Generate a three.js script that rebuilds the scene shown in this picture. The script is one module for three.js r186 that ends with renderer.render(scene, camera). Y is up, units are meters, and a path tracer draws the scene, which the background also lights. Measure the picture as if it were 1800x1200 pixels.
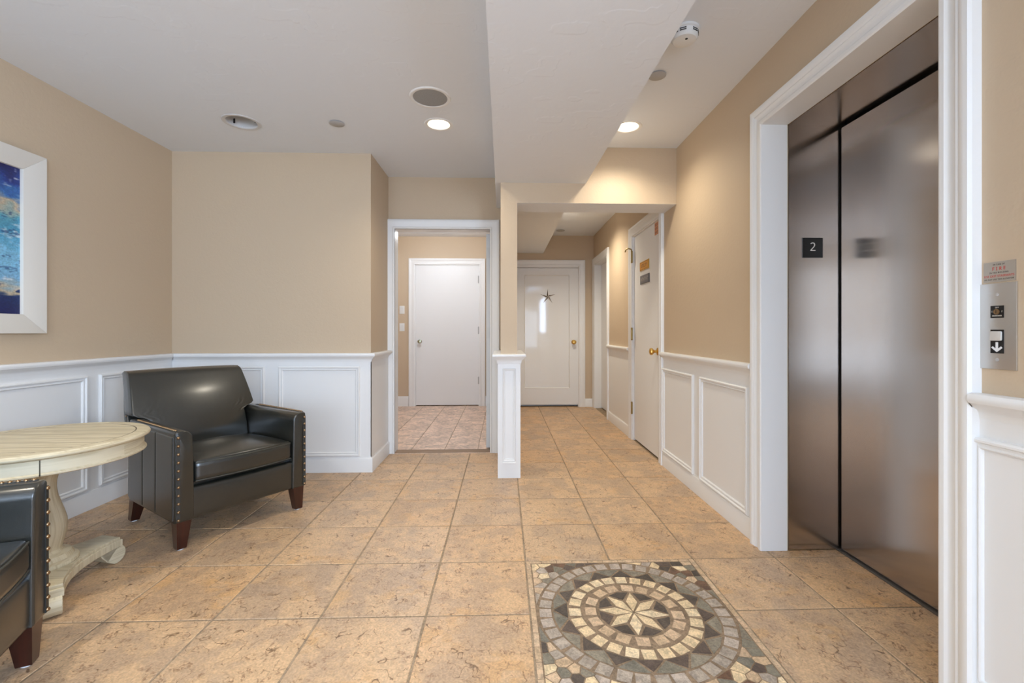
import * as THREE from 'three';
import { mergeGeometries, mergeVertices, toCreasedNormals } from 'three/addons/utils/BufferGeometryUtils.js';
import { RectAreaLightUniformsLib } from 'three/addons/lights/RectAreaLightUniformsLib.js';

// ------------------------------------------------------------------ camera, sky, exposure
const scene = new THREE.Scene();
const EYE = 1.0864, FOCAL = 794.85, W = 1800, H = 1200, CX = 908.7, CY = 582.0;
const camera = new THREE.PerspectiveCamera(2 * Math.atan(H / 2 / FOCAL) * 180 / Math.PI, W / H, 0.05, 60);
camera.position.set(0, EYE, 0);
camera.rotation.y = -0.02987;
camera.setViewOffset(W, H, W / 2 - CX, H / 2 - CY, W, H);
camera.updateProjectionMatrix();
scene.background = new THREE.Color(0.72, 0.86, 1.0);
scene.backgroundIntensity = 3;
const renderer = new THREE.WebGLRenderer({ antialias: true });
renderer.toneMapping = THREE.LinearToneMapping;
renderer.toneMappingExposure = 1.04;
renderer.shadowMap.enabled = true;
RectAreaLightUniformsLib.init();

// main dimensions (metres), read from the photograph's perspective
const CEIL = 2.46, XL = -2.53, XR = 1.30, ZB = -3.53, ZD = -4.06, ZP = -3.36, ZE = -6.48, ZF = -6.60, XRET = -1.025, ZREAR = 3.2;
const WINDOWS = [[0.62, 1.26, 0.45, 1.85], [-0.85, 0.30, 0.30, 2.25], [-2.35, -1.05, 0.30, 2.25]];   // rear windows: x and y spans
const ADDED_WINDOW = [0.55, 2.75, 1.0, 2.2];                                                              // unseen right-wall window, added to light the left wall: z and y spans
const DAY = new THREE.Color(0.72, 0.94, 1.28);
for (const [a, b, y0, y1] of WINDOWS) {   // daylight entering through each rear window
  const l = new THREE.RectAreaLight(DAY, 3.1, b - a - 0.12, y1 - y0 - 0.12);
  l.position.set((a + b) / 2, (y0 + y1) / 2, ZREAR - 0.03); scene.add(l);   // a RectAreaLight shines along its -z
}
{
  const [a, b, y0, y1] = ADDED_WINDOW, l = new THREE.RectAreaLight(DAY, 19.5, b - a - 0.12, y1 - y0 - 0.12);  // fill light for the added right-wall window
  l.position.set(XR - 0.03, (y0 + y1) / 2, (a + b) / 2); l.rotation.y = Math.PI / 2; scene.add(l);
}

// ------------------------------------------------------------------ helpers
let seed = 20240611;
const rnd = () => { seed = (seed + 0x6D2B79F5) | 0; let t = Math.imul(seed ^ (seed >>> 15), 1 | seed); t = (t + Math.imul(t ^ (t >>> 7), 61 | t)) ^ t; return ((t ^ (t >>> 14)) >>> 0) / 4294967296; };
const rr = (a, b) => a + (b - a) * rnd();
const lin = (r, g, b) => new THREE.Color().setRGB(r, g, b);
const used = new Map();
function numbered(name) { const n = used.get(name) ?? 0; used.set(name, n + 1); return n ? `${name}_${String(n).padStart(3, '0')}` : name; }
function shade(o) { o.castShadow = true; o.receiveShadow = true; return o; }
function part(name, geo, mat, parent, label) {
  const g = Array.isArray(geo) ? (geo.length > 1 ? mergeGeometries(geo.map(plain)) : geo[0]) : geo;
  const m = shade(new THREE.Mesh(g, mat)); m.name = name; parent.add(m);
  if (label) m.userData.label = label;
  return m;
}
function plain(g) { const h = g.index ? g.toNonIndexed() : g; for (const k of Object.keys(h.attributes)) if (!['position', 'normal', 'uv'].includes(k)) h.deleteAttribute(k); return h; }
function thing(name, label, category, pos = [0, 0, 0], turn = 0, group) {
  const o = new THREE.Group(); o.name = numbered(name); scene.add(o);
  o.position.set(...pos); o.rotation.y = turn; o.userData = { label, category };
  if (group) o.userData.group = group;
  return o;
}
function struct(name, label, category, pos, turn) { const o = thing(name, label, category, pos, turn); o.userData.kind = 'structure'; return o; }
// box from corner to corner, uv in metres
function bx(x0, x1, y0, y1, z0, z1) {
  const g = new THREE.BoxGeometry(x1 - x0, y1 - y0, z1 - z0).translate((x0 + x1) / 2, (y0 + y1) / 2, (z0 + z1) / 2);
  return boxUV(NI(g));
}
function boxUV(g, s = 1) {   // box projection per triangle, uv in metres
  if (g.index) g = g.toNonIndexed();
  const p = g.attributes.position, uv = new Float32Array(p.count * 2), a = new THREE.Vector3(), b = new THREE.Vector3(), c = new THREE.Vector3(), n = new THREE.Vector3();
  for (let i = 0; i < p.count; i += 3) {
    a.fromBufferAttribute(p, i); b.fromBufferAttribute(p, i + 1); c.fromBufferAttribute(p, i + 2);
    n.copy(b).sub(a).cross(c.clone().sub(a));
    const ax = Math.abs(n.x), ay = Math.abs(n.y), az = Math.abs(n.z);
    [a, b, c].forEach((v, k) => {
      const [u, w] = ay >= ax && ay >= az ? [v.x, v.z] : ax >= az ? [v.z, v.y] : [v.x, v.y];
      uv[(i + k) * 2] = u * s; uv[(i + k) * 2 + 1] = w * s;
    });
  }
  g.setAttribute('uv', new THREE.BufferAttribute(uv, 2));
  return g;
}
function fromTris(tri, crease = 0.5) {   // flat list of xyz
  let g = new THREE.BufferGeometry(); g.setAttribute('position', new THREE.Float32BufferAttribute(tri, 3));
  g = crease > 0 ? toCreasedNormals(g, crease) : (g.computeVertexNormals(), g);
  return boxUV(g);
}
const NI = (g) => (g.index ? g.toNonIndexed() : g);
const quad = (out, a, b, c, d) => { out.push(...a, ...b, ...c, ...a, ...c, ...d); };
// a moulding profile [[z, y], ...] (from bottom to top, z out of the wall) run along x; m0/m1 mitre the ends
function run(prof, x0, x1, m0 = 0, m1 = 0, crease = 0.6) {
  const t = [], P = (i, e) => [e ? x1 + m1 * prof[i][0] : x0 - m0 * prof[i][0], prof[i][1], prof[i][0]];
  for (let i = 0; i + 1 < prof.length; i++) quad(t, P(i, 0), P(i, 1), P(i + 1, 1), P(i + 1, 0));
  for (const e of [0, 1]) for (let i = 1; i + 1 < prof.length; i++) e ? t.push(...P(0, 1), ...P(i + 1, 1), ...P(i, 1)) : t.push(...P(0, 0), ...P(i, 0), ...P(i + 1, 0));
  return fromTris(t, crease);
}
// rectangular picture-frame moulding, profile [[inset from the outer edge, z], ...]
function frame(x0, x1, y0, y1, prof, crease = 0.6) {
  const t = [], R = prof.map(([d, z]) => [[x0 + d, y0 + d, z], [x1 - d, y0 + d, z], [x1 - d, y1 - d, z], [x0 + d, y1 - d, z]]);
  for (let i = 0; i + 1 < R.length; i++) for (let k = 0; k < 4; k++) quad(t, R[i][k], R[i][(k + 1) % 4], R[i + 1][(k + 1) % 4], R[i + 1][k]);
  return fromTris(t, crease);
}
// door casing: two legs and a mitred head round an opening; profile [[distance out from the opening, z], ...]
function casing(x0, x1, top, prof, y0 = 0, crease = 0.6) {
  const t = [], R = prof.map(([d, z]) => [[x0 - d, y0, z], [x0 - d, top + d, z], [x1 + d, top + d, z], [x1 + d, y0, z]]);
  for (let i = 0; i + 1 < R.length; i++) for (let k = 0; k < 3; k++) quad(t, R[i][k], R[i + 1][k], R[i + 1][k + 1], R[i][k + 1]);
  return fromTris(t, crease);
}
// stacked rectangles [[grow, y], ...] round a footprint, closed at both ends
function loftRect(x0, x1, z0, z1, prof, crease = 0.6) {
  const t = [], R = prof.map(([d, y]) => [[x0 - d, y, z1 + d], [x1 + d, y, z1 + d], [x1 + d, y, z0 - d], [x0 - d, y, z0 - d]]);
  for (let i = 0; i + 1 < R.length; i++) for (let k = 0; k < 4; k++) quad(t, R[i][k], R[i][(k + 1) % 4], R[i + 1][(k + 1) % 4], R[i + 1][k]);
  const a = R[0], b = R[R.length - 1];
  quad(t, a[3], a[2], a[1], a[0]); quad(t, b[0], b[1], b[2], b[3]);
  return fromTris(t, crease);
}
function lathe(pts, seg = 32, crease = 0.6) { return boxUV(toCreasedNormals(new THREE.LatheGeometry(pts.map(([r, y]) => new THREE.Vector2(r, y)), seg), crease)); }
function turnUV(g) { const uv = g.attributes.uv; for (let i = 0; i < uv.count; i++) uv.setXY(i, uv.getY(i), uv.getX(i)); return g; }
function shapeOf(pts) { return new THREE.Shape(pts.map(([x, y]) => new THREE.Vector2(x, y))); }
function extrude(pts, depth, bevel = 0, seg = 2, crease = 0.5) {
  const g = new THREE.ExtrudeGeometry(pts instanceof THREE.Shape ? pts : shapeOf(pts), { depth: depth - 2 * bevel, bevelEnabled: bevel > 0, bevelSize: bevel, bevelThickness: bevel, bevelOffset: -bevel, bevelSegments: seg, curveSegments: 12 });
  g.translate(0, 0, bevel); g.deleteAttribute('uv');
  return boxUV(toCreasedNormals(g, crease));
}
// a soft-edged block whose vertices can be bent by fn([x, y, z])
function softBox(w, h, d, r, [nx, ny, nz], fn) {
  let g = new THREE.BoxGeometry(2, 2, 2, nx, ny, nz); g.deleteAttribute('normal'); g.deleteAttribute('uv'); g = mergeVertices(g, 1e-5);
  const p = g.attributes.position, hs = [w / 2, h / 2, d / 2];
  for (let i = 0; i < p.count; i++) {
    const v = [p.getX(i), p.getY(i), p.getZ(i)].map((q, k) => { const e = 1 - r / hs[k]; const s = Math.sign(q), m = Math.abs(q); return s * (m < 0.8 ? m / 0.8 * e : e + (m - 0.8) / 0.2 * (1 - e)) * hs[k]; });
    const q = v.map((c, k) => Math.max(-hs[k] + r, Math.min(hs[k] - r, c))), dv = v.map((c, k) => c - q[k]), L = Math.hypot(...dv);
    let o = L > 1e-9 ? q.map((c, k) => c + dv[k] / L * r) : v;
    if (fn) o = fn(o);
    p.setXYZ(i, ...o);
  }
  g.computeVertexNormals();
  return boxUV(NI(g));
}
const sstep = (a, b, x) => { const t = Math.max(0, Math.min(1, (x - a) / (b - a))); return t * t * (3 - 2 * t); };
function tube(pts, r, seg = 24, rad = 6, closed = false) {
  return boxUV(new THREE.TubeGeometry(new THREE.CatmullRomCurve3(pts.map((p) => new THREE.Vector3(...p)), closed, 'catmullrom', 0.2), seg, r, rad, closed));
}

// ------------------------------------------------------------------ procedural textures
function noise2(period, sd) {   // periodic value noise on a period x period lattice, argument in lattice cells
  const n = period * period, v = new Float32Array(n); let s = sd | 0;
  for (let i = 0; i < n; i++) { s = (Math.imul(s, 1664525) + 1013904223) | 0; v[i] = (s >>> 8) / 16777216; }
  return (x, y) => {
    const xi = Math.floor(x), yi = Math.floor(y), fx = x - xi, fy = y - yi, u = fx * fx * (3 - 2 * fx), w = fy * fy * (3 - 2 * fy);
    const x0 = ((xi % period) + period) % period, x1 = (x0 + 1) % period, y0 = (((yi % period) + period) % period) * period, y1 = ((((yi + 1) % period) + period) % period) * period;
    return (v[y0 + x0] * (1 - u) + v[y0 + x1] * u) * (1 - w) + (v[y1 + x0] * (1 - u) + v[y1 + x1] * u) * w;
  };
}
function dataTex(size, fn, srgb) {
  const d = new Uint8Array(size * size * 4);
  for (let y = 0; y < size; y++) for (let x = 0; x < size; x++) {
    const c = fn((x + 0.5) / size, (y + 0.5) / size), o = (y * size + x) * 4;
    for (let k = 0; k < 3; k++) d[o + k] = Math.max(0, Math.min(255, 255 * (c.length ? c[k] : c)));
    d[o + 3] = 255;
  }
  const t = new THREE.DataTexture(d, size, size); t.wrapS = t.wrapT = THREE.RepeatWrapping; t.magFilter = THREE.LinearFilter; t.minFilter = THREE.LinearFilter;
  if (srgb) t.colorSpace = THREE.SRGBColorSpace;
  t.needsUpdate = true; return t;
}
const rep = (t, r) => { const c = t.clone(); c.repeat.set(r, r); c.needsUpdate = true; return c; };
const mix = (a, b, t) => a.map((c, k) => c + (b[k] - c) * t);

// slate-look floor tiles: 4 x 4 different tiles in one sheet
const [tileColour, tileBump] = (() => {
  const N = 1536, A = noise2(16, 11), B = noise2(48, 12), C = noise2(128, 13), D = noise2(256, 14), E1 = noise2(60, 15), F1 = noise2(96, 16), G1 = noise2(12, 17), K1 = noise2(384, 18);
  const col = new Uint8Array(N * N * 4), bmp = new Uint8Array(N * N * 4);
  for (let y = 0; y < N; y++) for (let x = 0; x < N; x++) {
    const u = x / N, v = y / N;
    const a = A(u * 16, v * 16), b = B(u * 48, v * 48), c = C(u * 128, v * 128), d = D(u * 256, v * 256), g = G1(u * 12, v * 12), k = K1(u * 384, v * 384);
    const wx = u + (b - 0.5) * 0.012 + (c - 0.5) * 0.006, wy = v + (a - 0.5) * 0.018 + (d - 0.5) * 0.004;
    const e = E1(wx * 60, wy * 60), f = F1(wx * 96 + wy * 30, wy * 96);
    const sheet = 0.45 * a + 0.3 * b + 0.15 * c + 0.1 * d;
    let rgb = mix([210, 175, 136], [190, 160, 129], sstep(0.40, 0.66, sheet));
    rgb = mix(rgb, [214, 168, 114], 0.5 * sstep(0.56, 0.78, g) * sstep(0.3, 0.6, b));
    rgb = mix(rgb, [178, 152, 126], 0.5 * sstep(0.55, 0.8, A(v * 16 + 5, u * 16 + 3)));
    const k2 = K1(wx * 300 + wy * 120, wy * 384), speck = sstep(0.56, 0.80, 0.34 * f + 0.22 * d + 0.44 * k2) * sstep(0.36, 0.6, B(v * 48 + 7, u * 48));
    const crack = (1 - sstep(0.0, 0.03, Math.abs(e - 0.5))) * sstep(0.45, 0.62, 0.6 * B(u * 48 + 9, v * 48 + 21) + 0.4 * A(v * 16 + 2, u * 16 + 9));
    rgb = mix(rgb, [140, 108, 80], 0.72 * speck); rgb = mix(rgb, [104, 78, 54], 0.8 * crack);
    const t = 1 + (k - 0.5) * 0.16 + (d - 0.5) * 0.07, o = (y * N + x) * 4;
    for (let q = 0; q < 3; q++) col[o + q] = Math.max(0, Math.min(255, rgb[q] * t));
    const h = 150 + 60 * (sheet - 0.5) + 26 * (c - 0.5) + 22 * (d - 0.5) + 20 * (k - 0.5) - 60 * crack - 40 * speck;
    bmp[o] = bmp[o + 1] = bmp[o + 2] = Math.max(0, Math.min(255, h)); col[o + 3] = bmp[o + 3] = 255;
  }
  return [col, bmp].map((d, i) => { const t = new THREE.DataTexture(d, N, N); t.wrapS = t.wrapT = THREE.RepeatWrapping; t.magFilter = t.minFilter = THREE.LinearFilter; if (!i) t.colorSpace = THREE.SRGBColorSpace; t.needsUpdate = true; return t; });
})();
// grey stone grain, used over the mosaic colours and the grout
const stoneMap = (() => { const A = noise2(12, 31), B = noise2(48, 32), C = noise2(160, 33); return dataTex(512, (u, v) => { const s = 0.35 * A(u * 12, v * 12) + 0.35 * B(u * 48, v * 48) + 0.3 * C(u * 160, v * 160); const c = 0.80 + 0.50 * (s - 0.32); return [c, c, c]; }, true); })();
const stoneBump = (() => { const B = noise2(48, 35), C = noise2(160, 36); return dataTex(512, (u, v) => 0.5 * B(u * 48, v * 48) + 0.5 * C(u * 160, v * 160)); })();
// pebbled leather grain
const leatherBump = (() => { const N = 44, px = [], py = []; let s = 99; const r = () => { s = (Math.imul(s, 1664525) + 1013904223) | 0; return (s >>> 8) / 16777216; }; for (let i = 0; i < N * N; i++) { px.push(r()); py.push(r()); }
  return dataTex(512, (u, v) => { const x = u * N, y = v * N, xi = Math.floor(x), yi = Math.floor(y); let d1 = 9, d2 = 9; for (let j = -1; j <= 1; j++) for (let i = -1; i <= 1; i++) { const q = ((yi + j + N) % N) * N + (xi + i + N) % N, dx = xi + i + px[q] - x, dy = yi + j + py[q] - y, d = Math.sqrt(dx * dx + dy * dy); if (d < d1) { d2 = d1; d1 = d; } else if (d < d2) d2 = d; } return sstep(0, 0.35, d2 - d1); }); })();
const leatherMap = (() => { // even dye with a faint mottling
  const A = noise2(6, 41), B = noise2(24, 42), C = noise2(90, 43); return dataTex(512, (u, v) => { const s = 0.45 * A(u * 6, v * 6) + 0.3 * B(u * 24, v * 24) + 0.25 * C(u * 90, v * 90); return mix([0.225, 0.235, 0.225], [0.265, 0.265, 0.25], sstep(0.25, 0.75, s)); }, true); })();
// roller-painted plaster
const plasterBump = (() => { const A = noise2(40, 51), B = noise2(110, 52); return dataTex(512, (u, v) => 0.55 * A(u * 40, v * 40) + 0.45 * B(u * 110, v * 110)); })();
// skip-trowelled ceiling
const ceilBump = (() => { const A = noise2(10, 55), B = noise2(34, 56), C = noise2(120, 57); return dataTex(512, (u, v) => { const q = A(u * 10 + 0.6 * B(u * 34, v * 34), v * 10); return sstep(0.55, 0.66, q) * 0.7 + 0.2 * B(u * 34, v * 34) + 0.1 * C(u * 120, v * 120); }); })();
// white-washed wood: fine streaks along u
const woodMap = (() => { const A = noise2(64, 61), B = noise2(256, 62), C = noise2(8, 63); return dataTex(512, (u, v) => { const s = 0.5 * A(u * 4, v * 64 + C(u * 8, v * 8)) + 0.5 * B(u * 10, v * 256); return mix([0.82, 0.775, 0.665], [0.74, 0.685, 0.565], sstep(0.35, 0.85, s)); }, true); })();
const darkWoodMap = (() => { const A = noise2(64, 66), B = noise2(200, 67); return dataTex(256, (u, v) => { const s = 0.5 * A(u * 50, v * 4) + 0.5 * B(u * 160, v * 10); return mix([0.17, 0.07, 0.05], [0.27, 0.105, 0.07], s); }, true); })();
const brushBump = (() => { const A = noise2(512, 71), B = noise2(256, 72); return dataTex(512, (u, v) => 0.6 * A(u * 512, v * 3) + 0.4 * B(u * 256, v * 9)); })();

// ------------------------------------------------------------------ materials
const std = (o) => new THREE.MeshStandardMaterial(o), phy = (o) => new THREE.MeshPhysicalMaterial(o);
const M = {
  tan: std({ color: lin(0.585, 0.455, 0.315), roughness: 0.62, bumpMap: rep(plasterBump, 1.6), bumpScale: 0.0006 }),
  ceiling: std({ color: lin(0.79, 0.815, 0.85), roughness: 0.9, bumpMap: rep(ceilBump, 1.4), bumpScale: 0.0007 }),
  white: std({ color: lin(0.83, 0.825, 0.81), roughness: 0.38 }),
  doorWhite: std({ color: lin(0.82, 0.82, 0.815), roughness: 0.42 }),
  tile: std({ map: tileColour, bumpMap: tileBump, bumpScale: 0.004, roughness: 0.42 }),
  tilePink: std({ color: lin(0.92, 0.69, 0.54), map: rep(stoneMap, 2.2), bumpMap: rep(stoneBump, 2), bumpScale: 0.001, roughness: 0.45 }),
  grout: std({ color: lin(0.42, 0.31, 0.20), map: rep(stoneMap, 3), roughness: 0.95 }),
  threshold: std({ color: lin(0.26, 0.16, 0.09), roughness: 0.5 }),
  leather: phy({ map: rep(leatherMap, 2.2), color: lin(0.23, 0.245, 0.21), roughness: 0.38, bumpMap: rep(leatherBump, 6), bumpScale: 0.00008, clearcoat: 1, clearcoatRoughness: 0.24 }),
  gimp: std({ color: lin(0.035, 0.036, 0.033), roughness: 0.45 }),
  piping: std({ color: lin(0.05, 0.05, 0.04), roughness: 0.4 }),
  brassNail: std({ color: lin(0.34, 0.23, 0.13), metalness: 1, roughness: 0.32 }),
  mahogany: phy({ map: darkWoodMap, roughness: 0.3, clearcoat: 0.4, clearcoatRoughness: 0.2 }),
  wash: std({ map: rep(woodMap, 1.5), roughness: 0.5 }),
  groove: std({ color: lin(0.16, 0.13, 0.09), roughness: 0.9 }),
  steel: phy({ color: lin(0.50, 0.455, 0.42), metalness: 1, roughness: 0.19, anisotropy: 0.85, anisotropyRotation: 0, bumpMap: rep(brushBump, 1), bumpScale: 0.00003 }),
  plate: phy({ color: lin(0.62, 0.60, 0.57), metalness: 1, roughness: 0.42 }),
  concrete: std({ color: lin(0.22, 0.215, 0.205), map: rep(stoneMap, 1), roughness: 0.95 }),
  sillMetal: std({ color: lin(0.16, 0.145, 0.13), metalness: 0.6, roughness: 0.5 }),
  black: std({ color: lin(0.006, 0.006, 0.006), roughness: 0.5 }),
  blackGloss: std({ color: lin(0.006, 0.006, 0.007), roughness: 0.25 }),
  brass: std({ color: lin(0.72, 0.47, 0.14), metalness: 1, roughness: 0.22 }),
  oldBrass: std({ color: lin(0.36, 0.26, 0.10), metalness: 1, roughness: 0.35 }),
  chrome: std({ color: lin(0.50, 0.53, 0.42), metalness: 1, roughness: 0.2 }),
  greyMetal: std({ color: lin(0.45, 0.44, 0.43), roughness: 0.6 }),
  mesh: std({ color: lin(0.34, 0.34, 0.335), roughness: 0.75, bumpMap: rep(stoneBump, 6), bumpScale: 0.001 }),
  lampGlow: std({ color: lin(0.9, 0.88, 0.8), emissive: lin(1, 0.86, 0.62), emissiveIntensity: 5 }),
  canInner: std({ color: lin(0.62, 0.61, 0.60), roughness: 0.4 }),
  frostGlass: phy({ color: lin(0.84, 0.85, 0.86), roughness: 0.05, ior: 1.45 }),
  pane: phy({ color: 0xffffff, transmission: 1, thickness: 0, roughness: 0, ior: 1.5 }),
  frameCream: std({ color: lin(0.74, 0.70, 0.63), roughness: 0.45 }),
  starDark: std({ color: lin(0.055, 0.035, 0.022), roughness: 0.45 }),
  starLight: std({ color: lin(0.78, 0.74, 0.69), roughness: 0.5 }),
  glide: std({ color: lin(0.8, 0.8, 0.8), roughness: 0.4 }),
  plastic: std({ color: lin(0.78, 0.78, 0.76), roughness: 0.45 }),
  button: std({ color: lin(0.62, 0.59, 0.54), roughness: 0.35 }),
};

// ------------------------------------------------------------------ floor: grout bed and single tiles
const T = 0.4, GX = 0.104, GZ = -2.136, GAP = 0.0042;   // tile pitch and a grid corner (the mosaic's far left corner)
function tileGeo(w, d, u0, v0, us, turn, flip) {   // slab with eased edges, centred, top at y = 0
  const b = 0.0016, h = 0.012, a = w / 2, c = d / 2, t = [], uv = [];
  const P = [[-a + b, 0, c - b], [a - b, 0, c - b], [a - b, 0, -c + b], [-a + b, 0, -c + b]], Q = [[-a, -b, c], [a, -b, c], [a, -b, -c], [-a, -b, -c]], R = Q.map(([x, , z]) => [x, -h, z]);
  quad(t, ...P); for (const [S, U] of [[P, Q], [Q, R]]) for (let k = 0; k < 4; k++) quad(t, U[k], U[(k + 1) % 4], S[(k + 1) % 4], S[k]);
  const g = new THREE.BufferGeometry(); g.setAttribute('position', new THREE.Float32BufferAttribute(t, 3));
  for (let i = 0; i < t.length; i += 3) { let x = t[i] / T, z = t[i + 2] / T; for (let k = 0; k < turn; k++) [x, z] = [-z, x]; if (flip) x = -x; uv.push(u0 + (0.5 + x) * us, v0 + (0.5 + z) * us); }
  g.setAttribute('uv', new THREE.Float32BufferAttribute(uv, 2)); g.computeVertexNormals(); return g;
}
const tileTones = [M.tile, M.tile.clone(), M.tile.clone()]; tileTones[1].color = lin(0.93, 0.935, 0.95); tileTones[2].color = lin(1.0, 0.96, 0.90);
const floor = struct('floor', 'beige slate-look tiled floor of the lobby and corridor', 'floor');
part('grout', bx(XL - 0.2, 1.75, -0.08, -0.0022, -6.7, ZREAR + 0.2), M.grout, floor, 'brown grout between the floor tiles');
{
  const variants = [];
  for (let k = 0; k < 32; k++) variants.push(tileGeo(T - 2 * GAP, T - 2 * GAP, (k % 4) * 0.25 + 0.004, (Math.floor(k / 4) % 4) * 0.25 + 0.004, 0.242, k % 4, k > 15));
  const put = (c, r, w = T, x = null) => {   // column c and row r counted from the grid corner
    const g = w === T ? variants[Math.floor(rnd() * variants.length)] : tileGeo(w - 2 * GAP, T - 2 * GAP, rnd() * 0.7, rnd() * 0.7, 0.242, 0, false);
    const m = part('floor_tile', g, tileTones[Math.floor(rnd() * 3)], floor); m.position.set(x ?? GX + (c + 0.5) * T, rr(-0.0006, 0), GZ - (r + 0.5) * T);
  };
  for (let r = -13; r <= 10; r++) for (let c = -7; c <= 2; c++) {
    const z1 = GZ - r * T, x0 = GX + c * T;
    if ((c === 0 || c === 1) && (r === -1 || r === -2)) continue;      // the mosaic lies here
    if (z1 < -3.60 && x0 < -1.2) continue;                              // behind the wainscoted corner
    if (r >= 5 && c < 0) continue;                                      // the side room has its own floor
    if (c === 2 && x0 > XR + 0.05) continue;
    put(c, r);
  }
  for (const r of [-1, -2, 0]) put(3, r, 0.366, 1.304 + 0.183);            // tiles running into the elevator doorway
}
const floorSide = struct('floor_side', 'pinkish square tiled floor seen through the open doorway', 'floor');
part('grout', bx(-2.25, -0.03, -0.003, -0.001, -6.72, -4.1), M.grout, floorSide);
{
  const P = 0.305, gs = [];
  for (let k = 0; k < 8; k++) { const g = tileGeo(P - 0.006, P - 0.006, rnd(), rnd(), 0.18, k % 4, k > 3); gs.push(g); }
  for (let i = -6; i <= 1; i++) for (let j = 0; j < 9; j++) {
    const m = part('floor_tile', gs[Math.floor(rnd() * 8)], M.tilePink, floorSide);
    m.position.set(-0.54 + (i + 0.5) * P, 0.0015, -4.04 - (j + 0.5) * P);
    if (m.position.x + P / 2 > -0.02) m.position.x = m.position.x, m.scale.x = (-0.02 - (m.position.x - P / 2)) / P, m.position.x = (m.position.x - P / 2 - 0.02) / 2;
  }
}
{ const t = struct('trim_1', 'brown wooden threshold strip across the open doorway', 'threshold'); part('strip', run([[0, 0.001], [0, 0.004], [0.02, 0.009], [0.09, 0.009], [0.11, 0.004], [0.11, 0.001]], -0.967, -0.12).translate(0, 0, -4.165), M.threshold, t); }

// ------------------------------------------------------------------ ceiling with round openings for the fittings
const CANS = { lit: [[-0.43, -3.02], [0.835, -3.02], [0.80, -5.125], [-0.43, -0.9], [-1.72, -0.9]], off: [[-1.72, -3.025]] };
{
  const c = struct('ceiling', 'white textured ceiling over lobby and corridor', 'ceiling');
  const s = shapeOf([[XL - 0.15, ZREAR + 0.15], [1.9, ZREAR + 0.15], [1.9, -6.8], [XL - 0.15, -6.8]]);
  for (const [x, z, r] of [...CANS.lit.map((p) => [...p, 0.075]), ...CANS.off.map((p) => [...p, 0.092])]) { const h = new THREE.Path(); h.absarc(x, z, r, 0, Math.PI * 2, true); s.holes.push(h); }
  const g = new THREE.ExtrudeGeometry(s, { depth: 0.12, bevelEnabled: false, curveSegments: 24 }); g.rotateX(Math.PI / 2); g.translate(0, CEIL + 0.12, 0); // shape y -> world z
  part('plasterboard', boxUV(NI(g)), M.ceiling, c);
  part('roof_deck', bx(XL - 0.15, 1.9, CEIL + 0.24, CEIL + 0.3, -6.8, ZREAR + 0.15), M.ceiling, c);
  const b = struct('ceiling_beam', 'white dropped ceiling beam running above the white half column', 'beam');
  part('beam_box', extrude([[-0.060, -ZP], [-0.058, -ZREAR], [0.642, -ZREAR], [0.641, 1.5], [0.616, -ZP]].map(([x, y]) => [x, y]), CEIL - 2.19).rotateX(-Math.PI / 2).translate(0, 2.19, 0), M.ceiling, b);
  part('beam_stub', bx(-0.062, 0.0, 2.19, CEIL, ZD, ZP), M.ceiling, b);
  const b2 = struct('ceiling_beam', 'white dropped ceiling beam along the corridor behind the tan header', 'beam');
  part('beam_box', bx(0.09, 0.572, 2.205, CEIL, ZE, -3.62), M.ceiling, b2);
}

// ------------------------------------------------------------------ walls with wainscot
const RAIL = [[0, 0.850], [0.007, 0.850], [0.009, 0.866], [0.014, 0.874], [0.024, 0.880], [0.030, 0.888], [0.038, 0.893], [0.041, 0.901], [0.041, 0.910], [0.037, 0.917], [0.030, 0.919], [0, 0.919]];
const BASE = [[0, 0], [0.016, 0], [0.016, 0.100], [0.013, 0.108], [0.008, 0.112], [0.008, 0.118], [0, 0.119]];
const PANEL = [[0, 0.006], [0.001, 0.017], [0.006, 0.022], [0.012, 0.021], [0.016, 0.014], [0.022, 0.012], [0.027, 0.016], [0.031, 0.013], [0.033, 0.006]];
const CASE = [[0, 0], [0, 0.014], [0.006, 0.018], [0.022, 0.018], [0.026, 0.014], [0.045, 0.016], [0.060, 0.022], [0.066, 0.026], [0.078, 0.027], [0.086, 0.024], [0.088, 0.018], [0.088, 0]];
function cutWall(x0, x1, openings, th = 0.12, top = CEIL) {   // wall plane at z = 0, body behind it
  const xs = [...new Set([x0, x1, ...openings.flatMap((o) => [o[0], o[1]])])].filter((x) => x >= x0 && x <= x1).sort((a, b) => a - b), out = [];
  for (let i = 0; i + 1 < xs.length; i++) {
    const m = (xs[i] + xs[i + 1]) / 2, o = openings.find((q) => m > q[0] && m < q[1]);
    if (!o) out.push(bx(xs[i], xs[i + 1], 0, top, -th, 0));
    else { if (o[2] > 0) out.push(bx(xs[i], xs[i + 1], 0, o[2], -th, 0)); if (o[3] < top) out.push(bx(xs[i], xs[i + 1], o[3], top, -th, 0)); }
  }
  return out;
}
function wainscot(wall, x0, x1, panels, { m0 = 0, m1 = 0, y0 = 0.124, y1 = 0.817, rail = true, b0 = m0, b1 = m1 } = {}) {
  part('wainscot_board', bx(x0 - (m0 > 0 ? 0.006 : 0), x1 + (m1 > 0 ? 0.006 : 0), 0, 0.86, 0, 0.006), M.white, wall, 'white painted wainscot boarding');
  part('baseboard', run(BASE, x0, x1, b0, b1), M.white, wall, 'white baseboard');
  if (rail) part('chair_rail', run(RAIL, x0, x1, m0, m1), M.white, wall, 'white moulded chair rail');
  for (const [a, b] of panels) part('panel_moulding', frame(a, b, y0, y1, PANEL), M.white, wall, 'white raised panel moulding');
}
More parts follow.
